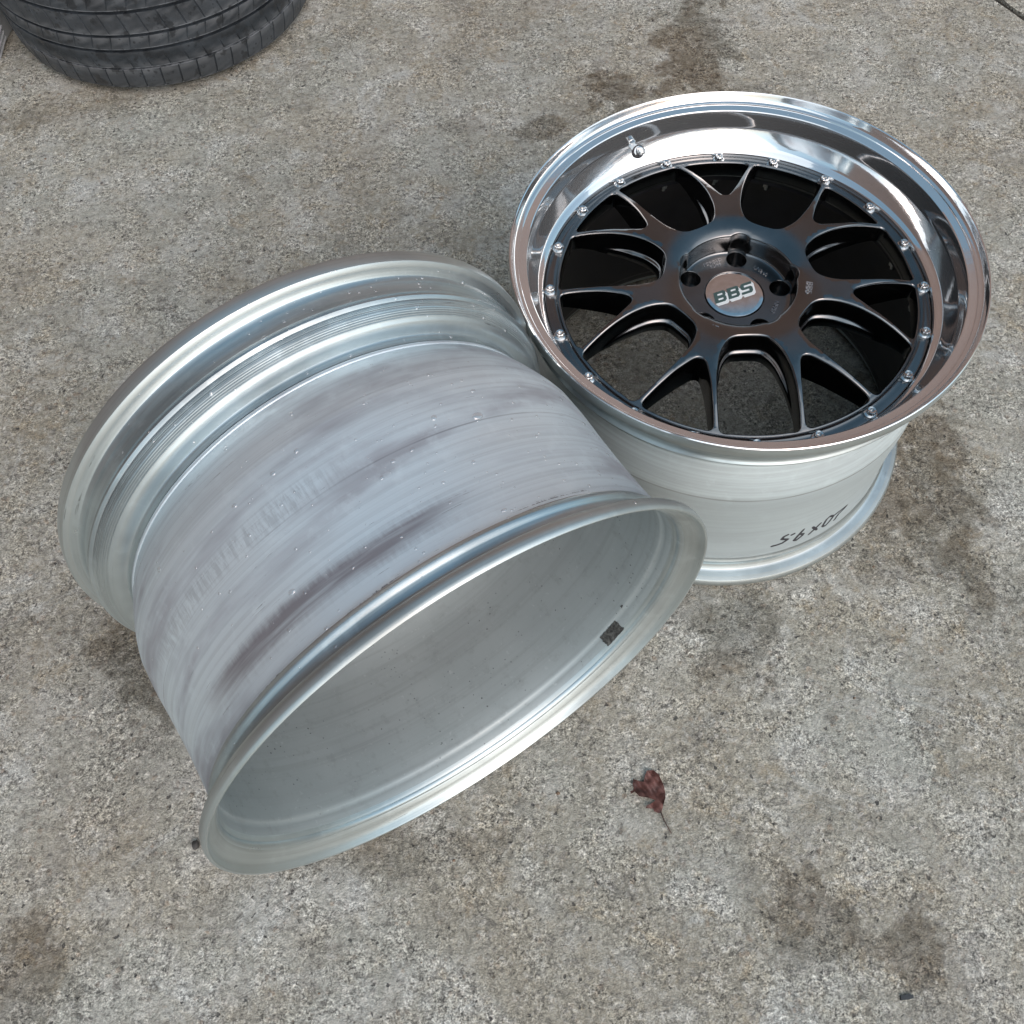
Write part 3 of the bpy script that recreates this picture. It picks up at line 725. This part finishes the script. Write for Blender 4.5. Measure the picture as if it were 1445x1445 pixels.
for st in STROKES:
    P = []
    for i in range(len(st)-1):
        for q in range(6):
            t = q/6; P.append((st[i][0]*(1-t)+st[i+1][0]*t, st[i][1]*(1-t)+st[i+1][1]*t))
    P.append(st[-1]); v, f = [], []
    for i, (a, z) in enumerate(P):
        a0, z0 = P[max(i-1, 0)]; a1, z1 = P[min(i+1, len(P)-1)]
        d = Vector((R_(a1-a0)*.2492, z1-z0)); d = d.normalized() if d.length else Vector((1, 0)); nn = Vector((-d.y, d.x))*.0022*(0.45 if i in (0, len(P)-1) else 1)
        for sg in (-1, 1):
            for lift in (.00012, -.0004):
                aa = R_(a)+sg*nn.x/.2492; zz = z+sg*nn.y; rr = r_outer(H-zz)+lift
                v.append((rr*math.cos(aa), rr*math.sin(aa), zz))
        if i:
            b = 4*(i-1); c = 4*i
            f += [(b, b+2, c+2, c), (b+1, b, c, c+1), (b+2, b+3, c+3, c+2)]
    mesh_from('marker_writing', v, f, M['ink'], W1, False)

# adhesive patch inside wheel 2
def patch(name, th0, th1, s0, s1, mat, seed, thick=.0012, nx=14, ny=9):
    rin = lambda s: pchip([.18, .22, .26, .2860, .2885, .2900, .2915, .2950, .3030, .3070], [.2441, .2434, .2437, .2441, .2446, .2452, .2462, .2466, .2480, .2497])(s)
    v, f = [], []
    for layer in (0, 1):
        for i in range(nx+1):
            for j in range(ny+1):
                ed = 0.0004*noise.noise(Vector((i*1.7, j*1.9, seed)))
                th = th0+(th1-th0)*i/nx + (math.degrees(.002/.245)*noise.noise(Vector((i*.9, j*.9, seed+4))) if i in (0, nx) else 0)
                s = s0+(s1-s0)*j/ny + ed*2
                h = (thick*(0.75+0.6*noise.noise(Vector((i*.7, j*.9, seed+9)))) if layer == 0 else -.001)
                v.append(tuple(on_w2(th, s, rin(s)-h)))
    W = ny+1; N = (nx+1)*W
    for i in range(nx):
        for j in range(ny):
            a = i*W+j; f.append((a, a+1, a+W+1, a+W)); f.append((N+a, N+a+W, N+a+W+1, N+a+1))
    for i in range(nx):
        for a in (i*W, i*W+ny): f.append((a, a+W, N+a+W, N+a))
    for j in range(ny):
        for a in (j, nx*W+j): f.append((a, a+1, N+a+1, N+a))
    return mesh_from(name, v, f, mat, W2, True, 50)
patch('adhesive_patch', -42.8, -35.4, .2915, .3055, M['residue'], 2.0)
patch('adhesive_crumb', -30.7, -29.9, .2865, .2885, M['residue'], 5.0, .0010, 5, 4)

# ------------------------------------------------------------------ rain droplets on the lying wheel
ro = {}
for r, s in lip_edge[2:]+lip_out+bar_out+bar_edge[:5]: ro[round(s, 5)] = max(r, ro.get(round(s, 5), 0))
ks = sorted(ro); r_all = lambda s: next((ro[ks[i]]+(ro[ks[i+1]]-ro[ks[i]])*(s-ks[i])/(ks[i+1]-ks[i]) for i in range(len(ks)-1) if ks[i] <= s <= ks[i+1]), ro[ks[0]])
dv, df = [], []; rd_ = random.Random(11)
def droplet(theta, s, rad, flat):
    e = .0015; slope = (r_all(min(s+e, .325))-r_all(max(s-e, .006)))/(2*e); slope = max(-1.2, min(1.2, slope))
    er = u2*math.cos(R_(theta))+Vector((0, 0, 1))*math.sin(R_(theta)); nrm = (er-n2*slope).normalized(); ta = nrm.orthogonal().normalized(); tb = nrm.cross(ta)
    c = c2+n2*(s-L2/2)+er*(r_all(s)-.0001); b = len(dv); ph_ = rd_.random()*6; el = 1+rd_.random()*.35
    NA, NR = 10, 4
    for i in range(NR):
        a = (PI/2)*i/NR; rr = rad*math.cos(a); hh = rad*flat*math.sin(a)-(.0002 if i == 0 else 0)
        for j in range(NA):
            t = 2*PI*j/NA+ph_; wob_ = 1+.12*math.sin(2*t+ph_)
            dv.append(tuple(c+ta*(rr*math.cos(t)*wob_*el)+tb*(rr*math.sin(t)*wob_)+nrm*hh))
    dv.append(tuple(c+nrm*rad*flat))
    for i in range(NR-1):
        for j in range(NA): df.append((b+i*NA+j, b+i*NA+(j+1) % NA, b+(i+1)*NA+(j+1) % NA, b+(i+1)*NA+j))
    for j in range(NA): df.append((b+(NR-1)*NA+j, b+(NR-1)*NA+(j+1) % NA, b+NR*NA))
    df.append(tuple(b+j for j in range(NA))[::-1])
for k in range(470):
    th = rd_.gauss(70, 36)
    if not -5 < th < 185: continue
    s = rd_.choice((rd_.uniform(.012, .085), rd_.uniform(.085, .325), rd_.uniform(.12, .30)))
    droplet(th, s, min(.0026, .00072*math.exp(rd_.gauss(.25, .5))), .42)
droplet(66, .190, .0042, .42)
water = mesh_from('water_droplets', dv, df, M['water'], None, True, 80)
tag(water, 'clear rain droplets beaded over the side-lying silver barrel', 'droplets', kind='stuff')

# ------------------------------------------------------------------ tyre lying flat behind
TC = Vector((-0.624, 1.815, 0.0)); TR = 0.292; TW = 0.265
T = tag(empty('worn_tyre', Matrix.Translation(TC)), 'worn black tyre lying flat on the concrete, tread facing out', 'tyre')
def tyre():
    # tread profile from lower shoulder up; (z, depth)
    rows = []; zz = [0.028, 0.034, 0.048, 0.062]
    grooves = [(.064, .0040, .0035), (.100, .0060, .005), (.128, .0060, .005), (.170, .0060, .005), (.196, .0060, .005), (.222, .0040, .0035)]
    crown = lambda z: TR - 0.010*((z-TW/2)/(TW/2))**2 - 0.010*max(0, (abs(z-TW/2)-.085)/(TW/2-.085))**2
    z = 0.022; pts_ = []
    edges_ = [0.022]+[e for g in grooves for e in (g[0]-g[1]/2, g[0]+g[1]/2)]+[TW-.022]
    for i in range(0, len(edges_), 2):
        a, b_ = edges_[i], edges_[i+1]; n = max(2, int((b_-a)/.006))
        for q in range(n+1): pts_.append((a+(b_-a)*q/n, 0.0, i//2))
        if i+2 < len(edges_):
            g = grooves[i//2]; pts_.append((b_+.0008, g[2], -1)); pts_.append((edges_[i+2]-.0008, g[2], -1))
    pitch = 56; v, f = [], []; cols_ = []
    for k in range(pitch):
        for d_, flag in ((0, 0), (.42, 0), (.448, 1), (.482, 1), (.51, 0)): cols_.append(((k+d_)/pitch*2*PI, flag))
    nC, nP = len(cols_), len(pts_)
    for (a, fl) in cols_:
        for (z, dep, rib) in pts_:
            sk = 0.0
            r_ = crown(z)-dep
            if rib >= 0:
                zz_ = (z-TW/2)
                sk = (0.22*zz_ if rib in (0, 6) else -0.9*zz_*(1 if rib % 2 else -1))
                long = rib in (0, 6, 3) or True
                e_ = edges_[2*rib]; e2_ = edges_[2*rib+1]; mid_ = (z-e_)/(e2_-e_)
                if fl and ((rib in (0, 6)) or (rib == 3 and 0.0 < mid_ < 1.0) or (rib in (1, 5) and mid_ < .45) or (rib in (2, 4) and mid_ > .5)): r_ -= .0013 if rib in (0, 6) else .0010
            r_ += .0006*noise.noise(Vector((math.cos(a)*40, math.sin(a)*40, z*90)))
            aa = a+sk; v.append((r_*math.cos(aa), r_*math.sin(aa), z))
    for c in range(nC):
        c_2 = (c+1) % nC
        for p in range(nP-1): f.append((c*nP+p, c_2*nP+p, c_2*nP+p+1, c*nP+p+1))
    mesh_from('tread', v, f, M['rubber'], T, True, 25)
    re = crown(.022)
    sw = [(re, .0222), (re-.004, .0185), (re-.012, .0125), (re-.022, .0075), (re-.035, .0025), (re-.048, .0004), (re-.060, .0012), (re-.070, .0060), (re-.078, .0135), (re-.079, .0180), (re-.072, .0200), (re-.05, .0160), (re-.02, .0260), (re-.008, .0300)]
    lathe('sidewall', sw, M['rubber'], T, 160, True, 30)
    lathe('sidewall', [(r, TW-z) for r, z in sw], M['rubber'], T, 160, True, 30)
tyre()

# ------------------------------------------------------------------ grey plastic tub at the edge of the yard
def tub():
    o = tag(empty('plastic_tub', Matrix.Translation((-1.066, 1.762, 0))), 'grey plastic tub with moulded ribs beside the worn tyre', 'tub')
    o.rotation_euler = (0, 0, R_(-8))
    def rr_(hw, hd, rad, z):
        out = []
        for cx, cy, a0 in ((hw-rad, hd-rad, 0), (-hw+rad, hd-rad, 90), (-hw+rad, -hd+rad, 180), (hw-rad, -hd+rad, 270)):
            for q in range(9):
                a = R_(a0+q*90/8); out.append((cx+rad*math.cos(a), cy+rad*math.sin(a), z))
        return out
    v, f = [], []; rows = [(.148, .098, .03, 0), (.153, .103, .034, .003), (.156, .106, .036, .012), (.176, .126, .04, .20), (.184, .134, .042, .203), (.185, .135, .042, .212), (.178, .128, .04, .214), (.172, .122, .038, .205), (.152, .102, .034, .014)]
    for r_ in rows: v += rr_(*r_)
    n = 36
    for i in range(len(rows)-1):
        for j in range(n): f.append((i*n+j, i*n+(j+1) % n, (i+1)*n+(j+1) % n, (i+1)*n+j))
    f.append(tuple(range(n))[::-1]); f.append(tuple(range((len(rows)-1)*n, len(rows)*n)))
    mesh_from('tub_body', v, f, M['tub'], o, True, 35)
    for k in range(3):
        z = .020+.011*k; hw = .156+.020*(z-.012)/.188
        mesh_from('rib', [(hw+dx, y, z+dz+(y*.25)) for y in (-.09, -.03) for dx, dz in ((-.002, -.0018), (.0022, -.0008), (.0022, .0008), (-.002, .0018))],
                  [(0, 1, 5, 4), (1, 2, 6, 5), (2, 3, 7, 6), (3, 0, 4, 7), (0, 3, 2, 1), (4, 5, 6, 7)], M['tub'], o, False)
tub()

# ------------------------------------------------------------------ dead leaf, chip, pebble, grit
cam_p = Vector((0, 0, 1.16384595))
def ground_at(px, py, z=0.0):
    d = cam_fwd+cam_right*((px-722.5)/1365.5)-cam_up*((py-722.5)/1365.5); t = (z-cam_p.z)/d.z
    return cam_p+d*t
LP = [(420, 470), (500, 500), (560, 520), (580, 420), (600, 375), (690, 355), (760, 430), (830, 560), (855, 640), (850, 740), (820, 850), (800, 940), (750, 935), (700, 920), (690, 880), (590, 870), (600, 840), (690, 790), (720, 770), (660, 740), (580, 740), (500, 720), (440, 650), (385, 690), (375, 650), (430, 620), (410, 550)]
lc = ground_at(915, 1120)
leaf_e = tag(empty('dead_leaf', Matrix.Translation(lc)), 'curled dark red dead leaf with thin stem lying on the concrete', 'leaf')
lo = [ground_at(850+x/9.633, 1050+y/9.633, .003)-lc for x, y in LP]
lo = ccw([Vector((p.x, p.y)) for p in lo]); ex = []
for i in range(-16, 17):
    for j in range(-16, 17):
        p = Vector((i*.0022, j*.0022))
        if inside(p, lo) and min((p-q).length for q in lo) > .0012: ex.append(p)
lp_, lt = cdt(lo, [], ex)
def leaf_z(p):
    d = min((p-q).length for q in lo)
    return .0022+.0090*abs(noise.noise(Vector((p.x*55, p.y*55, 2.2))))+.004*max(0, 1-d/.006)*abs(noise.noise(Vector((p.x*40, p.y*40, 9))))+.0022*math.sin(p.x*520+p.y*300)
nl = len(lp_)
lv = [(p.x, p.y, leaf_z(p)) for p in lp_]+[(p.x, p.y, leaf_z(p)-.0004) for p in lp_]
lf = [tuple(t) for t in lt]+[tuple(nl+i for i in t[::-1]) for t in lt]+[(i, (i+1) % len(lo), nl+(i+1) % len(lo), nl+i) for i in range(len(lo))]
mesh_from('leaf_blade', lv, lf, M['leaf'], leaf_e, True, 60)
def tube(name, path, rads, mat, parent, n=6):
    v, f = [], []
    for i, p in enumerate(path):
        d = (path[min(i+1, len(path)-1)]-path[max(i-1, 0)]).normalized(); a = d.orthogonal().normalized(); b_ = d.cross(a)
        for j in range(n): v.append(tuple(p+(a*math.cos(2*PI*j/n)+b_*math.sin(2*PI*j/n))*rads[i]))
    for i in range(len(path)-1):
        for j in range(n): f.append((i*n+j, i*n+(j+1) % n, (i+1)*n+(j+1) % n, (i+1)*n+j))
    f += [tuple(range(n))[::-1], tuple(range((len(path)-1)*n, len(path)*n))]
    return mesh_from(name, v, f, mat, parent, True, 60)
sp_ = [ground_at(850+x/9.633, 1050+y/9.633, z)-lc for x, y, z in ((790, 900, .0035), (805, 950, .0035), (840, 1040, .0045), (890, 1130, .0035), (940, 1215, .0012))]
tube('leaf_stem', sp_, [.0010, .0009, .0007, .0007, .0006], M['stem'], leaf_e)
def rock(name, c, r, mat, seed, flat=.7, parent=None):
    bm_ = bmesh.new(); bmesh.ops.create_icosphere(bm_, subdivisions=2, radius=1)
    for v_ in bm_.verts:
        k = 1+.35*noise.noise(v_.co*1.6+Vector((seed, 0, 0))); v_.co = Vector((v_.co.x*r[0]*k, v_.co.y*r[1]*k, v_.co.z*r[2]*k))
    zmin = min(v_.co.z for v_ in bm_.verts); 
    for v_ in bm_.verts: v_.co.z -= zmin+.0006
    me_ = bpy.data.meshes.new(name); bm_.to_mesh(me_); bm_.free()
    o = link_mesh(name, me_, mat, parent, True, 40); o.location = c; return o
tag(rock('pebble', ground_at(277, 1193), (.0045, .0055, .004), M['stone_d'], 3.1), 'small dark pebble touching the rim of the side-lying wheel', 'pebble')
cp = ground_at(1278, 1407)
chip = mesh_from('plastic_chip', [(x*.0068+.0008*sgn, y*.0023+.0006*x, z) for z, sgn in ((0, 0), (.0022, 1)) for x, y in ((-1, -1), (.2, -1.15), (1, -.9), (1.05, .6), (.3, 1.1), (-.95, .95))],
    [(5, 4, 3, 2, 1, 0), (6, 7, 8, 9, 10, 11)]+[(i, (i+1) % 6, 6+(i+1) % 6, 6+i) for i in range(6)], M['chip'], None, False)
chip.location = (cp.x, cp.y, .0002); tag(chip, 'small dark oblong chip of plastic lying on bare concrete', 'chip')

gv, gf, gm = [], [], []; rg = random.Random(21)
def gravel(x, y, r, mi):
    b = len(gv); hs_ = rg.random()*6; fl = .45+rg.random()*.4
    ring = [(math.cos(2*PI*j/5+hs_)*r*(.75+.5*rg.random()), math.sin(2*PI*j/5+hs_)*r*(.75+.5*rg.random())) for j in range(5)]
    for px, py in ring: gv.append((x+px, y+py, -.0002))
    for px, py in ring: gv.append((x+px*.7+r*.1, y+py*.7, r*fl))
    gv.append((x, y, r*fl*1.25))
    for j in range(5):
        gf.append((b+j, b+(j+1) % 5, b+5+(j+1) % 5, b+5+j)); gf.append((b+5+j, b+5+(j+1) % 5, b+10)); gm.extend((mi, mi))
for k in range(2200):
    x = rg.uniform(-1.1, 1.2); y = rg.uniform(-.1, 1.95)
    gravel(x, y, min(.0028, .00065*math.exp(rg.gauss(0, .5))), rg.choice((0, 1, 1, 1, 2, 2)))
grit = mesh_from('loose_grit', gv, gf, [M['stone_d'], M['stone_l'], M['stone_b']], None, False, 30, gm)
tag(grit, 'fine loose grit scattered over the concrete slab', 'grit', kind='stuff')
